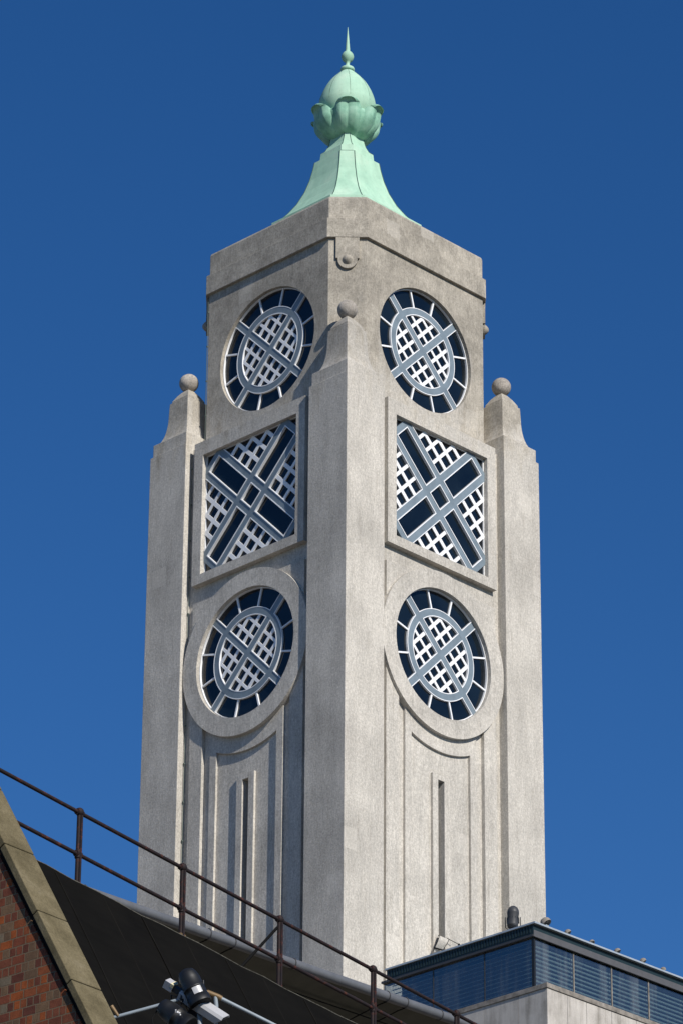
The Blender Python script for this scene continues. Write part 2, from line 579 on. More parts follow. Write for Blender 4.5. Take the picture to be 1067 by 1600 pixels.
# mouldings of each visible face
for f in FACES[:2]:
    # window surround of the crossed window
    MB().plate(f, rect(-XO, XO2, XO, XO1), [rect(-XS - .0, X2, XS, X1)], 0.113, B0 - .002).build('window_surround', M['stone'], tower)
    # inner lip
    # round surround
    MB().plate(f, circ(RR, ZO2, 128), [circ(R2, ZO2, 96)], 0.086, B0 - .003).build('window_surround', M['stone'], tower)
    # outer strips with top behind the ring
    a1 = math.acos(1.72 / 2.2)
    pts = [(-2.22, TZ0), (-1.72, TZ0)] + arc(2.2, ZO2, PI + a1, 2 * PI - a1) + [(1.72, TZ0), (2.22, TZ0), (2.22, -5.19), (-2.22, -5.19)]
    # keep the window opening free: arc passes below the opening (radius 2.2)
    MB().plate(f, pts, [circ(R2 + .02, ZO2, 96)], P1, B0 - .004).build('panel_moulding', M['stone'], tower)
    # arched inner frame
    a2 = math.acos(1.43 / 2.2)
    a3 = math.acos(1.18 / 2.92)
    pts = [(-1.43, TZ0 + .01), (-1.18, TZ0 + .01)] + arc(2.92, ZO2, PI + a3, 2 * PI - a3) + [(1.18, TZ0 + .01), (1.43, TZ0 + .01)] + list(reversed(arc(2.2, ZO2, PI + a2, 2 * PI - a2)))
    MB().plate(f, pts, [], SF, B0 - .005).build('panel_moulding', M['stone'], tower)
    # slot surround
    MB().plate(f, rect(-.34, TZ0 + .02, .34, -10.97), [rect(-SLH, TZ0 + .52, SLH, SLT)], SF - .002, B0 - .006).build('slot_surround', M['stone'], tower)

# cornice
co = MB()
def octc(c, z): return octo(B + c, (B - IB) + c * (1 - .414), z)
co.loft([octc(.10, 5.16), octc(.10, 5.80)])
co.loft([octc(.0, 5.803), octc(.0, 6.50), octc(-.03, 6.575), octc(-.5, 6.60)])
co.build('cornice', M['stone'], tower, bevel=0.012)

# corner piers with concave shoulders, blocks and balls
for sx, sy in ((1, -1), (1, 1), (-1, -1), (-1, 1)):
    mx, my = sx * (A - W / 2), sy * (A - W / 2)
    def sq(h, z): return [T((mx + a * h, my + b * h, z)) for a, b in ((1, -1), (1, 1), (-1, 1), (-1, -1))]
    h = W / 2
    pm = MB()
    pm.loft([sq(h, TZ0), sq(h, 0.0)])
    rings = [sq(h - .055, 0.003), sq(h - .055, 0.42)]
    h0, h1 = h - .085, .40
    for k in range(0, 11):
        t_ = k / 10 * PI / 2
        rings.append(sq(h1 + (h0 - h1) * (1 - math.sin(t_)), 0.43 + 1.02 * (1 - math.cos(t_))))
    rings += [sq(.385, 1.80)]
    pm.loft(rings)
    pm.loft([sq(.34, 1.803), sq(.34, 1.88), sq(.24, 2.06), sq(.12, 2.22)])
    po = pm.build('corner_pier', M['stone'], tower, bevel=0.012)
    MB().sphere(T((mx, my, 2.50)), .287).build('ball_finial', M['stone_ball'], po)

# brackets hanging on the chamfers
for sx, sy in ((1, -1), (1, 1), (-1, -1), (-1, 1)):
    n = Vector((sx, sy, 0)).normalized()
    tdir = Vector((-sy, sx, 0)).normalized()
    cpt = Vector((sx * (B + IB) / 2, sy * (B + IB) / 2, 0))
    def fC(s, z, o): return T(cpt + n * (-o) + tdir * s + Vector((0, 0, z)))
    pts = [(-.335, 5.155), (.335, 5.155), (.335, 4.47), (.28, 4.47), (.28, 4.42)] + [(.28 * math.cos(a), 4.42 + .28 * math.sin(a)) for a in [-(k + 1) * PI / 16 for k in range(15)]] + [(-.28, 4.42), (-.28, 4.47), (-.335, 4.47)]
    bo = MB().plate(fC, pts, [], -.085, .05).build('bracket', M['stone'], tower)
    MB().lathe([(.16, 0), (.14, .03), (.10, .075), (.055, .11), (.01, .12)], fC(0, 4.42, -.084), 24, n).build('boss', M['stone'], bo)

# ------------------------------------------------------------ windows
def clip_poly(poly, s0, z0, s1, z1):
    def cl(P, inside, inter):
        R_ = []
        for i in range(len(P)):
            a, b = P[i - 1], P[i]
            if inside(b):
                if not inside(a): R_.append(inter(a, b))
                R_.append(b)
            elif inside(a): R_.append(inter(a, b))
        return R_
    def ix(x): return lambda a, b: (x, a[1] + (b[1] - a[1]) * (x - a[0]) / (b[0] - a[0]))
    def iy(y): return lambda a, b: (a[0] + (b[0] - a[0]) * (y - a[1]) / (b[1] - a[1]), y)
    P = poly
    for ins, it in ((lambda p: p[0] >= s0, ix(s0)), (lambda p: p[0] <= s1, ix(s1)), (lambda p: p[1] >= z0, iy(z0)), (lambda p: p[1] <= z1, iy(z1))):
        if len(P) < 3: return []
        P = cl(P, ins, it)
    return P
def seg(p, q, wd):
    dx, dz = q[0] - p[0], q[1] - p[1]
    L = math.hypot(dx, dz)
    nx, nz = -dz / L * wd / 2, dx / L * wd / 2
    return [(p[0] + nx, p[1] + nz), (p[0] - nx, p[1] - nz), (q[0] - nx, q[1] - nz), (q[0] + nx, q[1] + nz)]
def inset(poly, d):
    n = len(poly)
    ar = sum(poly[i - 1][0] * poly[i][1] - poly[i][0] * poly[i - 1][1] for i in range(n))
    sg = 1 if ar > 0 else -1
    R_ = []
    for i in range(n):
        a, b, c = Vector(poly[i - 1]), Vector(poly[i]), Vector(poly[(i + 1) % n])
        e1, e2 = (b - a).normalized(), (c - b).normalized()
        n1, n2 = Vector((-e1.y, e1.x)) * sg, Vector((-e2.y, e2.x)) * sg
        mm = n1 + n2
        if mm.length < 1e-6: mm = n1
        mm.normalize()
        k = max(0.35, mm.dot(n1))
        R_.append(tuple(b + mm * (d / k)))
    return R_
def rim(mb, f, poly, wd, o0, o1):
    mb.plate(f, poly, [inset(poly, wd)], o0, o1)

def round_window(f, zc, base, label):
    GL = base + .175
    ri, ro, hb, R_ = 1.14, 1.33, .098, R1 + .03
    fr = MB()
    fr.plate(f, circ(ro, zc), [circ(ri, zc)], base + .115, GL)
    c45 = math.sqrt(.5)
    for j, (u, v) in enumerate((((c45, c45)), ((c45, -c45)))):
        for k, (r0, r1_) in enumerate(((ro - .02, R_), (-ri - .02, ri + .02), (-R_, -ro + .02))):
            off = base + .119 + j * .003
            fr.plate(f, seg((u * r0, zc + v * r0), (u * r1_, zc + v * r1_), hb * 2), [], off, GL)
    win = fr.build('round_window', M['frame'], tower)
    # rims
    rm = MB()
    for q in range(4):
        base_a = q * PI / 2 + PI / 4     # sector between diagonals
        a0, a1 = base_a, base_a + PI / 2
        d1 = math.asin(hb / ri)
        pts = [(hb * math.sqrt(2) * math.cos(base_a + PI / 4), hb * math.sqrt(2) * math.sin(base_a + PI / 4))]
        pts += [(ri * math.cos(a0 + d1 + (a1 - a0 - 2 * d1) * k / 20), ri * math.sin(a0 + d1 + (a1 - a0 - 2 * d1) * k / 20)) for k in range(21)]
        rim(rm, f, [(x, z + zc) for x, z in pts], .024, base + .108, GL)
        d2, d3 = math.asin(hb / ro), math.asin(hb / (R1 - .01))
        pts = [((R1 - .01) * math.cos(a0 + d3 + (a1 - a0 - 2 * d3) * k / 24), (R1 - .01) * math.sin(a0 + d3 + (a1 - a0 - 2 * d3) * k / 24)) for k in range(25)]
        pts += [(ro * math.cos(a1 - d2 - (a1 - a0 - 2 * d2) * k / 20), ro * math.sin(a1 - d2 - (a1 - a0 - 2 * d2) * k / 20)) for k in range(21)]
        rim(rm, f, [(x, z + zc) for x, z in pts], .022, base + .109, GL)
    rm.build('rim', M['white'], win)
    lt = MB()
    for j in range(2):
        for c in (-.775, -.41, .41, .775):
            L = math.sqrt((ri - .005) ** 2 - (abs(c) + .05) ** 2)
            for (t0, t1) in ((-L, -hb), (hb, L)):
                if j == 0: p, q = ((t0 - c) * c45, (t0 + c) * c45), ((t1 - c) * c45, (t1 + c) * c45)
                else: p, q = ((c - -t0) * c45 if 0 else (t0 + c) * c45, (c - t0) * c45), ((t1 + c) * c45, (c - t1) * c45)
                lt.plate(f, seg((p[0], p[1] + zc), (q[0], q[1] + zc), .100 if j == 0 else .085), [], base + .135 + j * .003, GL - .008)
    lt.build('lattice', M['white'], win)
    for q in range(4):
        for e in (30, 60):
            a = q * PI / 2 + PI / 4 + math.radians(e)
            p = (ro * math.cos(a) * .995, zc + ro * math.sin(a) * .995)
            r_ = (R1 * math.cos(a), zc + R1 * math.sin(a))
            MB().plate(f, seg(p, r_, .05), [], base + .13, GL).build('glazing_bar', M['white'], win)
    MB().plate(f, circ(R_ , zc, 64), [], GL, GL + .06).build('pane', M['glass'], win)
    return win

def cross_window(f):
    base = .113
    GL = base + .19
    c45 = math.sqrt(.5)
    def uv(u, v): return ((u - v) * c45, (u + v) * c45 + XC)
    vi, vo, U0, U1 = .295, .505, 2.19, 2.37
    lim = (-XS - .03, X2 - .03, XS + .03, X1 + .03)
    fr = MB()
    def pz(poly, o):
        P = clip_poly([(a, b) for a, b in poly], *lim)
        if len(P) > 2: fr.plate(f, P, [], o, GL)
    def rc(u0, v0, u1, v1): return [uv(u0, v0), uv(u1, v0), uv(u1, v1), uv(u0, v1)]
    O = base + .12
    for sgn in (1, -1):
        a, b = sorted((sgn * vi, sgn * vo))
        pz(rc(-U1, a, U1, b), O)
        pz(rc(a, -U1, b, U1), O + .003)
        a, b = sorted((sgn * U0, sgn * U1))
        pz(rc(a, -vi, b, vi), O + .0015)
        pz(rc(-vi, a, vi, b), O + .0045)
    win = fr.build('cross_window', M['frame'], tower)
    rm = MB()
    oo = O - .014
    for sg in (1, -1):
        a, b = sorted((sg * vo, sg * U0))
        rim(rm, f, rc(a, -vi, b, vi), .027, oo, GL)
        rim(rm, f, rc(-vi, a, vi, b), .027, oo, GL)
    rim(rm, f, rc(-vi, -vi, vi, vi), .027, oo, GL)
    # outside edges of the arms, one triangle between each pair
    for su in (1, -1):
        for sv_ in (1, -1):
            e = .022
            for (p, q) in (((su * vo, sv_ * vo), (su * 2.13, sv_ * vo)), ((su * vo, sv_ * vo), (su * vo, sv_ * 2.13))):
                p2, q2 = uv(*p), uv(*q)
                P = clip_poly(seg(p2, q2, e), *lim)
                if len(P) > 2: rm.plate(f, P, [], oo + .004, GL)
    rm.build('rim', M['white'], win)
    lt = MB()
    for su in (1, -1):
        for sv_ in (1, -1):
            for c in (.89, 1.30, 1.71):
                e = 2.66 - c
                for k, (p, q, wd) in enumerate((((su * .5, sv_ * c), (su * e, sv_ * c), .10), ((su * c, sv_ * .5), (su * c, sv_ * e), .12))):
                    P = clip_poly(seg(uv(*p), uv(*q), wd), *lim)
                    if len(P) > 2: lt.plate(f, P, [], O + .02 + k * .003, O + .055)
    lt.build('lattice', M['white'], win)
    # white edge frame round the opening
    MB().plate(f, rect(-XS - .03, X2 - .03, XS + .03, X1 + .03), [rect(-XS + .025, X2 + .025, XS - .025, X1 - .025)], O + .03, GL).build('edge_frame', M['white'], win)
    MB().plate(f, rect(-XS - .03, X2 - .03, XS + .03, X1 + .03), [], GL, GL + .06).build('pane', M['glass'], win)

for f in FACES[:2]:
    round_window(f, ZO1, D, '')
    round_window(f, ZO2, .10, '')
    cross_window(f)

# lightning conductor straps down the left-hand faces
def strap(pts, name='lightning_conductor'):
    mb = MB()
    mb.tube([T(p) for p in pts], .010, 6)
    n_ = int((pts[0][2] - pts[-1][2]) / 1.15)
    for k in range(n_):
        z = pts[0][2] - .5 - k * 1.15
        x = pts[0][0] + (pts[-1][0] - pts[0][0]) * (pts[0][2] - z) / (pts[0][2] - pts[-1][2])
        mb.box(T((x - .022, pts[0][1] - .015, z - .02)), T((x + .022, pts[0][1] + .03, z + .02)))
    return mb.build(name, M['strap'], tower)
strap([(-IB - .02, -B - .02, 5.1), (-IB - .02, -B - .02, .1)])
strap([(-2.44, -3.80, -.3), (-2.44, -3.80, TZ0 + 1)])

# wire guard at the foot of the slot: two bowed wires over a pale sheet
def bow(a, b, n=10):
    o = []
    for k in range(n + 1):
        t_ = k / n
        x = a[0] + (b[0] - a[0]) * (1 - math.cos(t_ * PI / 2)) ** .6 if 0 else a[0] + (b[0] - a[0]) * math.sin(t_ * PI / 2)
        z = a[1] + (b[1] - a[1]) * (1 - math.cos(t_ * PI / 2))
        o.append(fR(x, z, .17 - .16 * math.sin(t_ * PI)))
    return o
w1, w2 = bow((-.20, -15.69), (-.42, -16.22)), bow((.17, -15.71), (-.04, -16.08))
gto = MB().add(w1 + w2, [(k, k + 1, 12 + k, 11 + k) for k in range(10)], True).build('pale_sheet', M['stone'], tower)
gto.name = 'wire_guard'
for q in (w1, w2, [fR(.08, -15.70, .10), fR(.50, -15.76, .08)]):
    MB().tube(q, .010, 6).build('wire', M['blackmat'], gto)
MB().tube([fR(-.43, -16.10, .10), fR(-.05, -16.08, .10)], .022, 6).build('bottom_bar', M['blackmat'], gto)
MB().sphere(fR(.52, -15.77, .08), .035, 12, 8).build('knob', M['blackmat'], gto)

# ------------------------------------------------------------ copper roof
SH = Vector((0, 0, 0))
def oc(h, k, z, sh=1.0):
    return [T(p + SH * sh) for p in [Vector(q) for q in ((h, -(h - k), z), (h, h - k, z), (h - k, h, z), (-(h - k), h, z), (-h, h - k, z), (-h, -(h - k), z), (-(h - k), -h, z), (h - k, -h, z))]]
roof = MB()
bell = [(1.93, 7.60), (1.93, 7.70), (1.86, 7.715), (1.74, 7.80), (1.52, 8.08), (1.30, 8.43), (1.10, 8.88), (.965, 9.32), (.885, 9.70), (.84, 9.985)]
roof.loft([oc(h, h * .365, z) for h, z in bell])
roof.loft([oc(.70, .25, 9.99), oc(.70, .25, 10.08), oc(.68, .246, 10.313), oc(.66, .24, 10.32), oc(.565, .20, 10.42), oc(.48, .16, 10.60), oc(.43, .125, 10.78), oc(.41, .11, 10.95)])
roof_o = roof.build('copper_roof', M['copper'], tower)
MB().loft([octo(1.85, .68, 6.5), octo(1.85, .68, 7.61)]).build('roof_plinth', M['stone'], roof_o)
# standing seams on the arrises and horizontal laps
sm_ = MB()
def arr(i, prof, r):
    pts = [oc(h, k, z)[i] for h, k, z in prof]
    sm_.tube(pts, r, 6)
for i in range(8):
    arr(i, [(h, h * .365, z) for h, z in bell[2:]], .013)
    arr(i, [(.68, .246, 10.313), (.565, .20, 10.42), (.48, .16, 10.60), (.43, .125, 10.78), (.41, .11, 10.95)], .010)
for h, k, z in ((1.865, 1.865 * .365, 7.712), (1.0, .365, 9.2), (.70, .25, 10.09)):
    if h == 1.0:
        h = 0.988
        k = h * .365
    P = oc(h, k, z)
    if z == 9.2:
        sm_.tube([P[7], P[0]], .006, 5)
    else:
        for i in range(8): sm_.tube([P[i], P[(i + 1) % 8]], .007, 5)
sm_.build('seam', M['seam'], roof_o)

AX = Vector((0, 0, 0))
def axp(z): return T(AX + Vector((0, 0, z)))
egg = [(.40, 11.3), (.62, 11.5), (.80, 11.8), (.865, 12.05), (.85, 12.25), (.80, 12.45), (.72, 12.65), (.615, 12.85), (.49, 13.03), (.34, 13.2), (.22, 13.33), (.12, 13.40)]
def smooth_prof(pr, n=4):
    o = []
    for i in range(len(pr) - 1):
        p0, p1, p2, p3 = pr[max(i - 1, 0)], pr[i], pr[i + 1], pr[min(i + 2, len(pr) - 1)]
        for k in range(n):
            t_ = k / n
            o.append(tuple(.5 * (2 * p1[a] + (p2[a] - p0[a]) * t_ + (2 * p0[a] - 5 * p1[a] + 4 * p2[a] - p3[a]) * t_ ** 2 + (3 * p1[a] - p0[a] - 3 * p2[a] + p3[a]) * t_ ** 3) for a in (0, 1)))
    return o + [pr[-1]]
eo = MB().lathe(smooth_prof(egg), axp(0), 64).build('bud', M['copper'], roof_o)
es = MB()
for k in range(8):
    a = k * PI / 4 - PI / 4 + .10
    es.tube([axp(z) + Vector((math.cos(a), math.sin(a), 0)) * (r + .001) for r, z in smooth_prof(egg[3:], 2)], .006, 5)
es.build('bud_seam', M['seam'], roof_o)
fin = [(.10, 13.38), (.20, 13.40), (.215, 13.45), (.20, 13.50), (.13, 13.53), (.075, 13.58), (.055, 13.66), (.07, 13.72), (.10, 13.745), (.155, 13.80), (.185, 13.88), (.19, 13.925), (.175, 13.99), (.13, 14.06), (.075, 14.10), (.07, 14.15), (.068, 14.2), (.045, 14.5), (.02, 14.8), (.006, 15.0)]
MB().lathe(fin, axp(0), 32).build('finial', M['copper'], roof_o)
# cup under the petals
MB().lathe(smooth_prof([(.38, 10.80), (.46, 10.86), (.62, 10.98), (.78, 11.14), (.88, 11.35), (.92, 11.55), (.84, 11.62), (.5, 11.6)]), axp(0), 48).build('cup', M['petal'], roof_o)
# six petals
def petal(ang):
    NU, NV = 28, 22
    prof = smooth_prof([(.42, 10.84), (.66, 10.96), (.85, 11.16), (.95, 11.36), (.985, 11.55), (1.04, 11.69), (1.15, 11.775), (1.20, 11.76)], 6)
    def P(u, v, inner=0.0):
        x = v * (len(prof) - 1)
        i = min(int(x), len(prof) - 2)
        t_ = x - i
        r = prof[i][0] * (1 - t_) + prof[i + 1][0] * t_
        z = prof[i][1] * (1 - t_) + prof[i + 1][1] * t_
        aw = .50 * (1 - .08 * v) if v < .62 else .50 * (.95 - 1.62 * (v - .62) ** 1.2)
        aw = max(aw, .17)
        lob = .075 * (1 - abs(abs(u) - .5) * 2) ** .6 * math.sin(PI * min(1, v * 1.02)) * (1 - .55 * max(0, v - .6) / .4)
        edge = -.10 * abs(u) ** 3.5
        z2 = z - .09 * abs(u) ** 3 * v
        a = ang + u * aw
        rr = r + lob + edge - inner
        return axp(z2) + Vector((math.cos(a), math.sin(a), 0)) * rr
    mb = MB()
    for inner in (0.0, .035):
        vs = [P(-1 + 2 * i / NU, j / NV, inner) for j in range(NV + 1) for i in range(NU + 1)]
        mb.add(vs, [(j * (NU + 1) + i, j * (NU + 1) + i + 1, (j + 1) * (NU + 1) + i + 1, (j + 1) * (NU + 1) + i) for j in range(NV) for i in range(NU)], True)
    ring = [(-1 + 2 * i / NU, 1.0) for i in range(NU + 1)]
    for edge in (ring, [(-1, j / NV) for j in range(NV + 1)], [(1, j / NV) for j in range(NV + 1)]):
        a_ = [P(u, v, 0) for u, v in edge]
        b_ = [P(u, v, .035) for u, v in edge]
        n_ = len(a_)
        mb.add(a_ + b_, [(i, i + 1, n_ + i + 1, n_ + i) for i in range(n_ - 1)], True)
    return mb
for k in range(6):
    petal(-PI / 4 + .01 + k * PI / 3).build('petal', M['petal'], roof_o)

# ================================================================ ROOFTOP PAVILION
RX, RY, RZ = 10.92, -4.30, -18.16
pav = empty('rooftop_pavilion', (0, 0, GROUND))
tag(pav, 'glass walled rooftop pavilion with dark roof edge and concrete parapet beside the tower foot', 'building')
def Pv(x, y, z): return Vector((x, y, z - GROUND))
LX = 5.77
YE = 9.0
mb = MB().box(Pv(LX, RY, RZ - .045), Pv(RX, YE, RZ))
mb.build('roof_flashing', M['flash'], pav)
mb = MB().box(Pv(LX + .03, RY + .05, RZ - .30), Pv(RX - .10, YE - .01, RZ - .047))
rf = mb.build('roof', M['fascia'], pav)
mb = MB()
x = LX + .08
while x < RX - .15:
    mb.box(Pv(x, RY + .035, RZ - .25), Pv(x + .045, RY + .049, RZ - .06))
    x += .095
mb.build('fascia_rib', M['fascia'], rf)
MB().box(Pv(RX - .099, RY + .06, RZ - .36), Pv(RX - .085, YE - .02, RZ - .19)).build('fascia', M['fasciagrey'], rf)
MB().box(Pv(RX - .095, RY + .07, RZ - .385), Pv(RX - .075, YE - .02, RZ - .362)).build('fascia', M['blackmat'], rf)
MB().box(Pv(LX - .15, RY + .03, RZ - .36), Pv(RX - .10, RY + .30, RZ - .303)).build('glazing_head', M['charcoal'], pav)
GX, GY = RX - .14, RY + .11
ZT, ZB = RZ - .36, RZ - 1.95
joints = [5.64, 7.38, 9.13, GX]
for i in range(3):
    p_ = MB().box(Pv(joints[i] + .015, GY, ZB), Pv(joints[i + 1] - .03, GY + .012, ZT)).build('glass_panel', M['pane_tint'], pav)
yj = [GY, -2.71, -1.26, .18, 1.63, 3.08, 4.53, 5.98, 7.43]
for i in range(8):
    MB().box(Pv(GX - .012, yj[i] + .04, ZB), Pv(GX, yj[i + 1] - .02, ZT)).build('glass_panel', M['pane_tint'], pav)
for x in joints[1:3]:
    MB().box(Pv(x - .016, GY - .006, ZB), Pv(x + .008, GY + .03, ZT)).build('mullion', M['charcoal'], pav)
for y in yj[1:-1]:
    MB().box(Pv(GX - .03, y - .006, ZB), Pv(GX + .008, y + .026, ZT)).build('mullion', M['dirty'], pav)
MB().box(Pv(GX - .06, GY - .02, ZB), Pv(GX + .02, GY + .035, ZT + .05)).build('corner_post', M['black'], pav)
# slats behind the panes
mb = MB()
for k in range(15):
    z = ZT - .05 - k * .112
    mb.box(Pv(GX - .16, GY + .2, z - .024), Pv(GX - .12, YE - .5, z + .020))
    mb.box(Pv(5.8, GY + .14, z - .008), Pv(GX - .2, GY + .17, z + .008))
mb.build('blind', M['slat'], pav)
MB().box(Pv(5.8, GY + .5, ZB), Pv(GX - .5, YE, ZT)).build('room', M['inside'], pav)
# concrete parapet
CX, CY, CZ = RX + .50, RY - .15, -19.93
mb = MB()
mb.box(Pv(-6, CY - .03, CZ - .13), Pv(CX + .03, CY + .55, CZ))
mb.box(Pv(CX - .60, CY + .55, CZ - .131), Pv(CX + .03, YE, CZ - .001))
mb.build('parapet_coping', M['dirty'], pav, bevel=.01)
xs = [CX]
for dxx in (.95, 1.15, 1.0, 1.3, 1.2, 1.3, 1.3): xs.append(xs[-1] - dxx)
for i in range(len(xs) - 1):
    MB().box(Pv(xs[i + 1] + .012, CY, CZ - 2.6), Pv(xs[i] - (0.0 if i == 0 else .0), CY + .3, CZ - .132)).build('parapet_panel', M['concrete'], pav)
ys = [CY + .301]
for dyy in (.45, .72, .95, .95, .95, 1.2, 1.2, 1.2, 1.2, 1.2): ys.append(ys[-1] + dyy)
for i in range(len(ys) - 1):
    MB().box(Pv(CX - .3, ys[i], CZ - 2.6), Pv(CX, ys[i + 1] - .014, CZ - .132)).build('parapet_panel', M['concrete'], pav)
MB().box(Pv(-9, CY + .31, 0 + GROUND), Pv(CX - .31, YE, CZ - .2)).build('wall', M['renderwall'], pav)
MB().box(Pv(CX - .29, CY + .02, GROUND), Pv(CX - .02, YE - .03, CZ - 2.61)).build('wall', M['renderwall'], pav)

# small lamps along the pavilion roof edge
def roof_lamp():
    r = empty('roof_edge_lamp')
    MB().box((-.06, -.06, 0), (.06, .06, .05)).build('base', M['galv'], r)
    MB().lathe([(.145, -.05), (.15, .0), (.14, .05), (.10, .10), (.04, .125)], (0, 0, .13), 24, (-.55, -.2, .8)).build('housing', M['dirty'], r)
    MB().lathe([(.10, 0), (.10, .012), (.02, .013)], Vector((0, 0, .13)) - Vector((-.55, -.2, .8)).normalized() * .064, 24, (.55, .2, -.8)).build('lens', M['black'], r)
    return r
lamp_lab = ['small round lamp nearest the corner of the pavilion roof', 'small round lamp second from the corner on the pavilion roof edge',
            'small round lamp third from the corner on the pavilion roof edge', 'small round lamp fourth from the corner on the pavilion roof edge',
            'small round lamp fifth from the corner on the pavilion roof edge', 'small round lamp nearest the right border on the pavilion roof edge']
l0 = roof_lamp()
for i, y in enumerate((-3.78, -2.95, -2.03, -1.05, -.05, .75)):
    o = l0 if i == 0 else copy_tree(l0)
    o.location = (10.82, y, RZ + .001)
    sc_ = (.95, .62, .5, .62, .62, .5)[i]
    o.scale = (sc_, sc_, sc_)
    o.rotation_euler = (0, 0, (0, .3, -.4, .2, .5, 1.2)[i])
    tag(o, lamp_lab[i], 'lamp', 'small lamps along the pavilion roof edge')

# uplighter can in a yoke on the roof corner
ul = empty('uplighter', (10.05, -4.14, RZ + .001))
tag(ul, 'black cylindrical uplighter in a yoke standing on the pavilion roof edge', 'lamp')
ax_ = Vector((-.10, .18, .97)).normalized()
cc = Vector((0, 0, .36))
MB().lathe([(.02, -.30), (.12, -.29), (.14, -.24), (.145, .08), (.15, .085), (.152, .14), (.142, .2), (.115, .26), (.065, .305), (.01, .32)], cc, 28, ax_).build('housing', M['charcoal'], ul)
mb = MB()
for k in range(14):
    a = k * 2 * PI / 14
    p0 = cc + Vector((math.cos(a) * .143, math.sin(a) * .145, -.09))
    mb.box(p0 - Vector((.01, .01, .07)), p0 + Vector((.01, .01, .07)))
mb.build('cooling_fin', M['black'], ul)
t_ = RT.normalized()
MB().tube([cc + t_ * .185 + Vector((0, 0, .0)), cc + t_ * .185 + Vector((0, 0, -.28)), cc + t_ * .08 + Vector((0, 0, -.35)), cc - t_ * .08 + Vector((0, 0, -.35)), cc - t_ * .185 + Vector((0, 0, -.28)), cc - t_ * .185], .014, 6).build('yoke', M['black'], ul)
MB().box((-.07, -.07, 0), (.07, .07, .03)).build('base', M['black'], ul)

# ================================================================ EAVES BLOCK WITH GUTTER
blk = empty('riverside_block', (0, 0, GROUND))
tag(blk, 'building in front of the tower with grey round gutter over an olive soffit', 'building')
GUX, GUZ = 13.54, -22.80
y0, y1 = -46.0, -5.2
def Bk(x, y, z): return Vector((x, y, z - GROUND))
MB().box(Bk(-24, y0, GROUND), Bk(11.1, y1, -22.78)).build('wall', M['renderwall'], blk)
mb = MB()
mb.loft([[Bk(13.46, y, -22.84), Bk(13.46, y, -22.76), Bk(11.0, y, -22.70), Bk(11.0, y, -23.38)] for y in (y0, y1)])
mb.build('soffit', M['soffit'], blk)
gut = MB().tube([Bk(GUX, y0, GUZ), Bk(GUX, y1 + .3, GUZ)], .115, 20).build('gutter', M['gutter'], blk)
for y in (-21.6, -17.95, -17.2, -15.35, -12.35, -11.75, -10.6):
    ringp = [Bk(GUX + math.cos(a) * .122, y, GUZ + math.sin(a) * .122) for a in [k * 2 * PI / 20 for k in range(21)]]
    MB().tube(ringp, .014, 6).build('collar', M['charcoal'], gut)
cb = MB()
for y in (-17.95, -17.2, -12.35, -11.75):
    cb.tube([Bk(GUX, y, GUZ - .125), Bk(GUX - .2, y - .02, GUZ - .15), Bk(GUX - 1.4, y - .2, -23.25)], .016, 6)
cb.tube([Bk(12.75, y0, -23.065), Bk(12.75, y1, -23.065)], .016, 6)
cb.build('cable', M['blackmat'], blk)

# ================================================================ DARK MANSARD ROOF BUILDING
RD = math.radians(101.5)
P0 = Vector((34.83, -40.57, -33.45))
man = empty('dark_roof_building', (P0.x, P0.y, GROUND), RD)
tag(man, 'building with a steep black felt roof slope behind the brick gable', 'building')
H0 = P0.z - GROUND
# local x runs along the eaves line, local -y is the downhill side
sl = math.radians(61.5)
def MS(s, t, n=0.0):      # t metres down the slope, n outwards
    return Vector((s, -(t * math.cos(sl)) - n * math.sin(sl), H0 - t * math.sin(sl) + n * math.cos(sl)))
mb = MB()
NX, NY = 60, 10
top = []
random.seed(11)
for j in range(NY + 1):
    for i in range(NX + 1):
        s = -2.2 + 16.5 * i / NX
        t = 8.5 * j / NY
        w_ = .02 * math.sin(s * 3.1 + t * .3) + .014 * math.sin(s * 7.3 + 1)
        e = (.010 * math.sin(s * 1.7) + .010 * math.sin(s * 4.9 + 2)) if j == 0 else 0
        top.append(MS(s, t + e, w_ * .25))
mb.add(top, [(j * (NX + 1) + i, j * (NX + 1) + i + 1, (j + 1) * (NX + 1) + i + 1, (j + 1) * (NX + 1) + i) for j in range(NY) for i in range(NX)], True)
ro_ = mb.build('roof_slope', M['bitumen'], man)
for k in range(13):
    mb = MB()
    s = -1.7 + k * 1.02 + random.uniform(-.1, .1)
    n_ = 12
    for i in range(n_):
        mb.tube([MS(s + .02 * math.sin(i), 8.4 * i / n_ + .05, .002), MS(s + .02 * math.sin(i + 1), 8.4 * (i + 1) / n_ + .05, .002)], .010, 6, False)
    mb.build('felt_seam', M['seamfelt'], ro_)
mb = MB()
pts = [MS(-2.2 + 16.5 * i / NX, (.010 * math.sin((-2.2 + 16.5 * i / NX) * 1.7) + .010 * math.sin((-2.2 + 16.5 * i / NX) * 4.9 + 2)) - .006, .25 * (.02 * math.sin((-2.2 + 16.5 * i / NX) * 3.1) + .014 * math.sin((-2.2 + 16.5 * i / NX) * 7.3 + 1))) for i in range(NX + 1)]
mb.tube(pts, .009, 6)
mb.build('frayed_edge', simple('frayed_felt_edge', (0.10, 0.095, 0.08), .9, 0, .1, .6, 12), ro_)
MB().box((-2.2, .02, 0), (14.3, 9, H0 - .06)).build('wall', M['renderwall'], man)
MB().box((-2.2, -4.0, 0), (14.3, .021, H0 - 7.4)).build('wall', M['renderwall'], man)

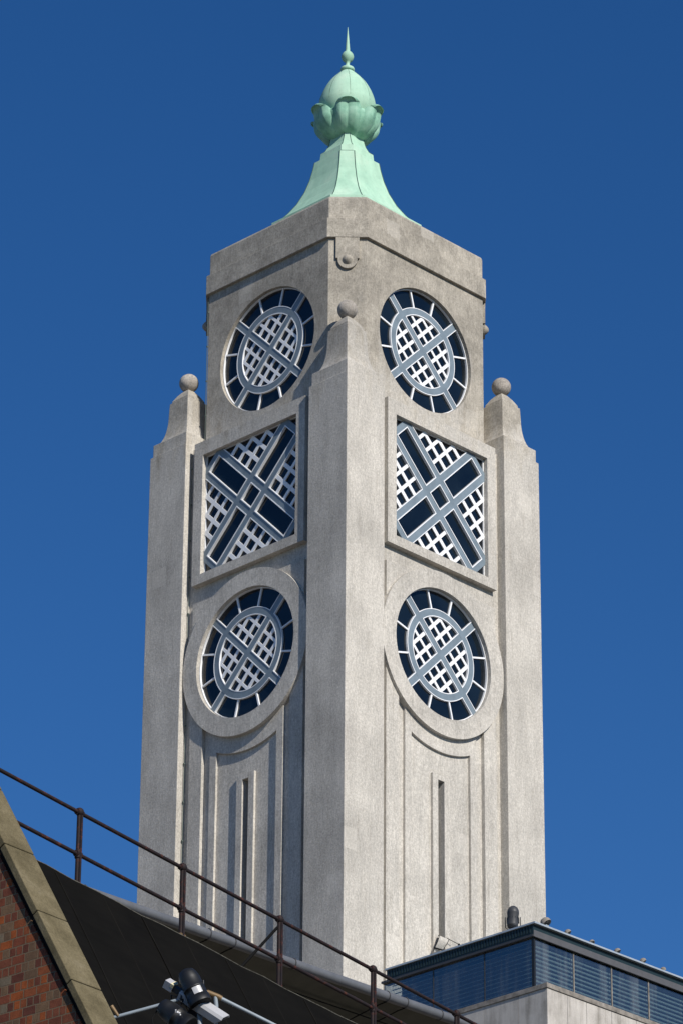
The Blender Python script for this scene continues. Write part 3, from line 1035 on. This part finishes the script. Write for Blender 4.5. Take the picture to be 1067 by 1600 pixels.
# guard rail on top of it
rl = empty('guard_rail', (P0.x, P0.y, P0.z), RD)
tag(rl, 'rusty iron two bar guard rail along the top of the black roof', 'railing')
YO = .06
for nm, h in (('top_rail', 1.045), ('mid_rail', .435)):
    MB().tube([(-2.6, YO, h), (12.6, YO, h)], .028, 12).build(nm, M['rust'], rl)
posts = [-2.53, -.06, 2.416, 4.90, 7.44, 9.86, 12.3]
p0_ = None
for i, s in enumerate(posts):
    mb = MB().tube([(0, 0, -.12), (0, 0, 1.05)], .034, 14)
    mb.box((-.018, -.052, -.1), (.018, -.028, 1.0))
    mb.sphere((0, 0, 1.055), .062, 16, 10)
    mb.tube([(-.065, 0, 1.045), (.065, 0, 1.045)], .045, 12)
    mb.tube([(-.055, 0, .435), (.055, 0, .435)], .046, 12)
    mb.tube([(0, 0, .38), (0, 0, .49)], .048, 12)
    if p0_ is None:
        p0_ = mb.build('post', M['rust'], rl)
        o = p0_
    else:
        o = p0_.copy()
        COL.objects.link(o)
        o.parent = rl
    o.location = (s, YO, 0)
MB().tube([(4.88, YO + .02, .93), (4.36, 1.4, -.62)], .024, 8).build('brace', M['blackmat'], rl)
MB().box((1.95 + .40, .02, -.01), (2.48, .12, .05)).build('foot_plate', M['brass'], rl)

# ================================================================ BRICK GABLE
G0 = Vector((46.26, -51.27, -40.13))
gb = empty('brick_gable', (G0.x, G0.y, GROUND), math.radians(4))
tag(gb, 'weathered red brick gable with sloping lichened stone coping in the lower left corner', 'building')
GH = G0.z - GROUND
pa, pb = Vector((-.6030, 1.4650)), Vector((.7720, -.7960))     # front lower arris of the coping top
rd = (pb - pa).normalized()                 # down the rake
rn = Vector((-rd.y, rd.x))                  # up/right normal
if rn.x < 0: rn = -rn
def gp(u, nn, y): # u along rake from pa, nn perpendicular, y depth
    q = pa + rd * u + rn * nn
    return Vector((q.x, y, q.y + GH))
TH = .075
UA, UB = -4.2, 9.0
mb = MB()
# wall polygon below the coping
def wl(u): return pa + rd * u + rn * (-TH - .055)
ta, tb_ = wl(UA), wl(UB)
poly = [(tb_.x, tb_.y), (ta.x, ta.y), (2 * ta.x - tb_.x, tb_.y), (2 * ta.x - tb_.x, -GH), (tb_.x, -GH)]
mb.plate(lambda s, z, o: Vector((s, o, z + GH)), poly, [], .0, .36, True)
# brick texture wants metres from the wall foot
mb.build('brick_wall', M['brick'], gb)
# coping stones, then a black strip under them imitating their shadow
DEP = .41
len_b = .93
u = .21 - len_b * 5
k = 0
while u < UB:
    e = .006
    ca = MB()
    ja = random.uniform(-.003, .003)
    ca.loft([[gp(uu, 0 + ja, -.03), gp(uu, 0 + ja, -.03 + DEP), gp(uu, -TH, -.03 + DEP), gp(uu, -TH + ja, -.03)] for uu in (u + e, u + len_b - e)])
    ca.build('coping_stone', M['coping'], gb, bevel=.008)
    u += len_b
    k += 1
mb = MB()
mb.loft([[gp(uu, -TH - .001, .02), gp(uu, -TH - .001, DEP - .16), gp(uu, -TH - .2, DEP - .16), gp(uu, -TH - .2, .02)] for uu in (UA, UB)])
mb.build('shadow_strip', M['blackmat'], gb)  # near-black strip in place of the deep shade below the coping
# roof behind the gable parapet
mb = MB()
mb.loft([[gp(UA, -2.3, y), gp(UB, -2.3, y), gp(UB, -2.4, y), gp(UA, -2.4, y)] for y in (.34, 3.0)])
mb.build('roof', M['bitumen'], gb)

# ================================================================ FLOODLIGHTS, CAMERA AND PIPE RAIL
pr = empty('pipe_rail', (41.12, -44.17, -40.0))
tag(pr, 'thin galvanised pipe rail with a brass elbow in front of the black roof', 'railing')
PRO = Vector((41.12, -44.17, -40.0))
def q_(x, y, z): return Vector((x, y, z)) - PRO
E1, E2 = q_(41.12, -44.17, -37.42), q_(41.19, -44.07, -37.46)
a_ = q_(40.34, -44.87, -37.70)
b_ = q_(41.05, -44.25, -37.44)
MB().tube([a_ + (a_ - b_) * 1.2, b_], .021, 12).build('pipe', M['galv'], pr)
c_ = q_(41.58, -43.53, -37.76)
MB().tube([E2, E2 + (c_ - E2) * 2.2], .022, 12).build('pipe', M['galv'], pr)
MB().tube([b_, (b_ + E1) / 2 + Vector((0, 0, .012)), E1 + Vector((0, 0, .006)), E2 + Vector((0, 0, .004)), E2 + (c_ - E2) * .06], .031, 12).build('elbow', M['brass'], pr)
MB().tube([E2 - Vector((.02, .03, -.01)), E2 + Vector((-.02, -.01, -.10)), E2 + Vector((-.02, -.01, -2.5))], .025, 12).build('upright', M['galv'], pr)
MB().tube([q_(40.30, -44.93, -37.58), q_(40.36, -44.87, -37.70)], [.028, .018], 10).build('clamp', M['brass'], pr)

def can(pts, R_, name, label, grp):
    """theatre-style floodlight: rear dome, barrel, reflector strip, hooded mouth"""
    p, q = Vector(pts[0]), Vector(pts[1])
    ax = (q - p).normalized()
    r = empty(name, p)
    L = (q - p).length
    MB().lathe([(.01, -.055 * 1), (.05, -.05), (R_ * .72, -.03), (R_ * .9, .02), (R_, .08), (R_, L * .48), (R_ * 1.04, L * .49), (R_ * 1.04, L * .53), (R_, L * .54), (R_ * 1.03, L * .8), (R_ * 1.08, L * .805), (R_ * 1.10, L)], (0, 0, 0), 36, ax).build('housing', M['black'], r)
    MB().lathe([(R_ * 1.0, L + .001), (R_ * 1.0, L + .004)], (0, 0, 0), 36, ax).build('lens', M['blackmat'], r)
    return r, ax
# axis directions in view terms: mostly down the picture, to the right and towards the viewer
def dirv(r_, u_, f_): return (RT * r_ + UP * u_ - FW * f_).normalized()
F1 = Vector((41.00, -44.40, -37.22))
a1 = dirv(.42, -.80, .42)
lamp1, ax1 = can((F1, F1 + a1 * .40), .125, 'floodlight', '', '')
tag(lamp1, 'black can floodlight with a bright metal band, the upper one of the pair', 'floodlight', 'floodlights on the pipe rail')
side = ax1.cross(FW).normalized()
# bright band wrapping a third of the barrel
mb = MB()
X_ = (RT - ax1 * RT.dot(ax1)).normalized()
Y_ = ax1.cross(X_)
vs = []
tgt = ((-FW + RT * .35) - ax1 * ((-FW + RT * .35).dot(ax1))).normalized()
tc = tgt.cross(ax1)
for j, l_ in enumerate((.225, .31)):
    for k in range(9):
        a = -.42 + .84 * k / 8
        vs.append(ax1 * l_ + (tgt * math.cos(a) + tc * math.sin(a)) * .1335)
mb.add(vs, [(k, k + 1, 9 + k + 1, 9 + k) for k in range(8)], True)
mb.build('metal_band', M['silver'], lamp1)
MB().tube([side * .14 + ax1 * .16, side * .15 + ax1 * .16 + Vector((0, 0, -.12)), Vector((0, 0, -.33)) + ax1 * .1, -side * .15 + ax1 * .16 + Vector((0, 0, -.12)), -side * .14 + ax1 * .16], .012, 6).build('yoke', M['black'], lamp1)
F2 = Vector((40.72, -44.49, -37.58))
a2 = dirv(.72, -.50, .48)
lamp2, ax2 = can((F2, F2 + a2 * .42), .125, 'floodlight', '', '')
tag(lamp2, 'black can floodlight with scratched side, the lower one of the pair', 'floodlight', 'floodlights on the pipe rail')
side = ax2.cross(FW).normalized()
MB().tube([side * .14 + ax2 * .16, side * .15 + ax2 * .2 + Vector((0, 0, .08)), ax2 * .12 + Vector((0, 0, .22)), -side * .15 + ax2 * .2 + Vector((0, 0, .08)), -side * .14 + ax2 * .16], .012, 6).build('yoke', M['black'], lamp2)
MB().tube([Vector((-.02, -.05, .0)), Vector((-.09, -.10, -.14)), Vector((-.06, -.08, -.32)), Vector((.05, 0, -.5))], .008, 6).build('cable', M['blackmat'], lamp2)
mb = MB()
tgt = ((-FW + UP * .75) - ax2 * ((-FW + UP * .75).dot(ax2))).normalized()
tc = tgt.cross(ax2)
for (l_, a, s_) in ((.20, .1, .012), (.235, .05, .018), (.26, .12, .014), (.285, .02, .012), (.215, -.06, .008)):
    c0 = ax2 * l_ + (tgt * math.cos(a) + tc * math.sin(a)) * .1275
    mb.box(c0 - Vector((s_, s_, s_)) * .5, c0 + Vector((s_, s_, s_)) * .5)
mb.build('scratch', M['white'], lamp2)

# surveillance camera with sun shield between the two lamps
CB = Vector((40.86, -44.49, -37.38)) + FW * .10
sc_cam = empty('surveillance_camera', CB)
tag(sc_cam, 'pale surveillance camera with long sun shield mounted beside the floodlights', 'security camera')
ac = dirv(.80, -.47, .38)
sd = ac.cross(FW).normalized()
if sd.z < 0: sd = -sd
up2 = (sd * .9 - FW * .35)
up2 = (up2 - ac * up2.dot(ac)).normalized()
lat = ac.cross(up2)
def cbx(a, b): 
    return lambda v: ac * v.x + lat * v.y + up2 * v.z
fnc = cbx(0, 0)
MB().box((.12, -.07, -.05), (.62, .07, .04), fnc).build('housing', M['charcoal'], sc_cam)
vs = []
mb = MB()
sec = [(-.095, -.05), (-.095, .03), (-.07, .062), (.07, .062), (.095, .03), (.095, -.05)]
sec2 = [(y * .93, z - .008) for y, z in sec]
loop = sec + list(reversed(sec2))
rings = []
for xx in (.14, .70):
    rings.append([fnc(Vector((xx + (.06 if z > 0 and xx > .5 else 0), y, z))) for y, z in loop])
mb.loft(rings)
mb.build('sun_shield', M['silver'], sc_cam)
MB().box((.622, -.06, -.045), (.635, .06, .035), fnc).build('lens_window', M['glass'], sc_cam)
MB().box((-.10, -.055, -.05), (.02, .055, .05), fnc).build('end_box', M['silver'], sc_cam)
MB().box((-.02, -.056, .01), (.021, .056, .053), fnc).build('yellow_cap', M['cream'], sc_cam)
MB().box((.02, -.035, -.035), (.12, .035, .03), fnc).build('neck', M['charcoal'], sc_cam)
MB().tube([fnc(Vector((.42, 0, -.05))), fnc(Vector((.42, 0, -.05))) + Vector((0, 0, -.14)), fnc(Vector((.42, 0, -.05))) + Vector((.05, .05, -.9))], .03, 10).build('bracket', M['galv'], sc_cam)
MB().box((.30, -.13, -.16), (.46, .02, -.06), fnc).build('junction_box', M['charcoal'], sc_cam)
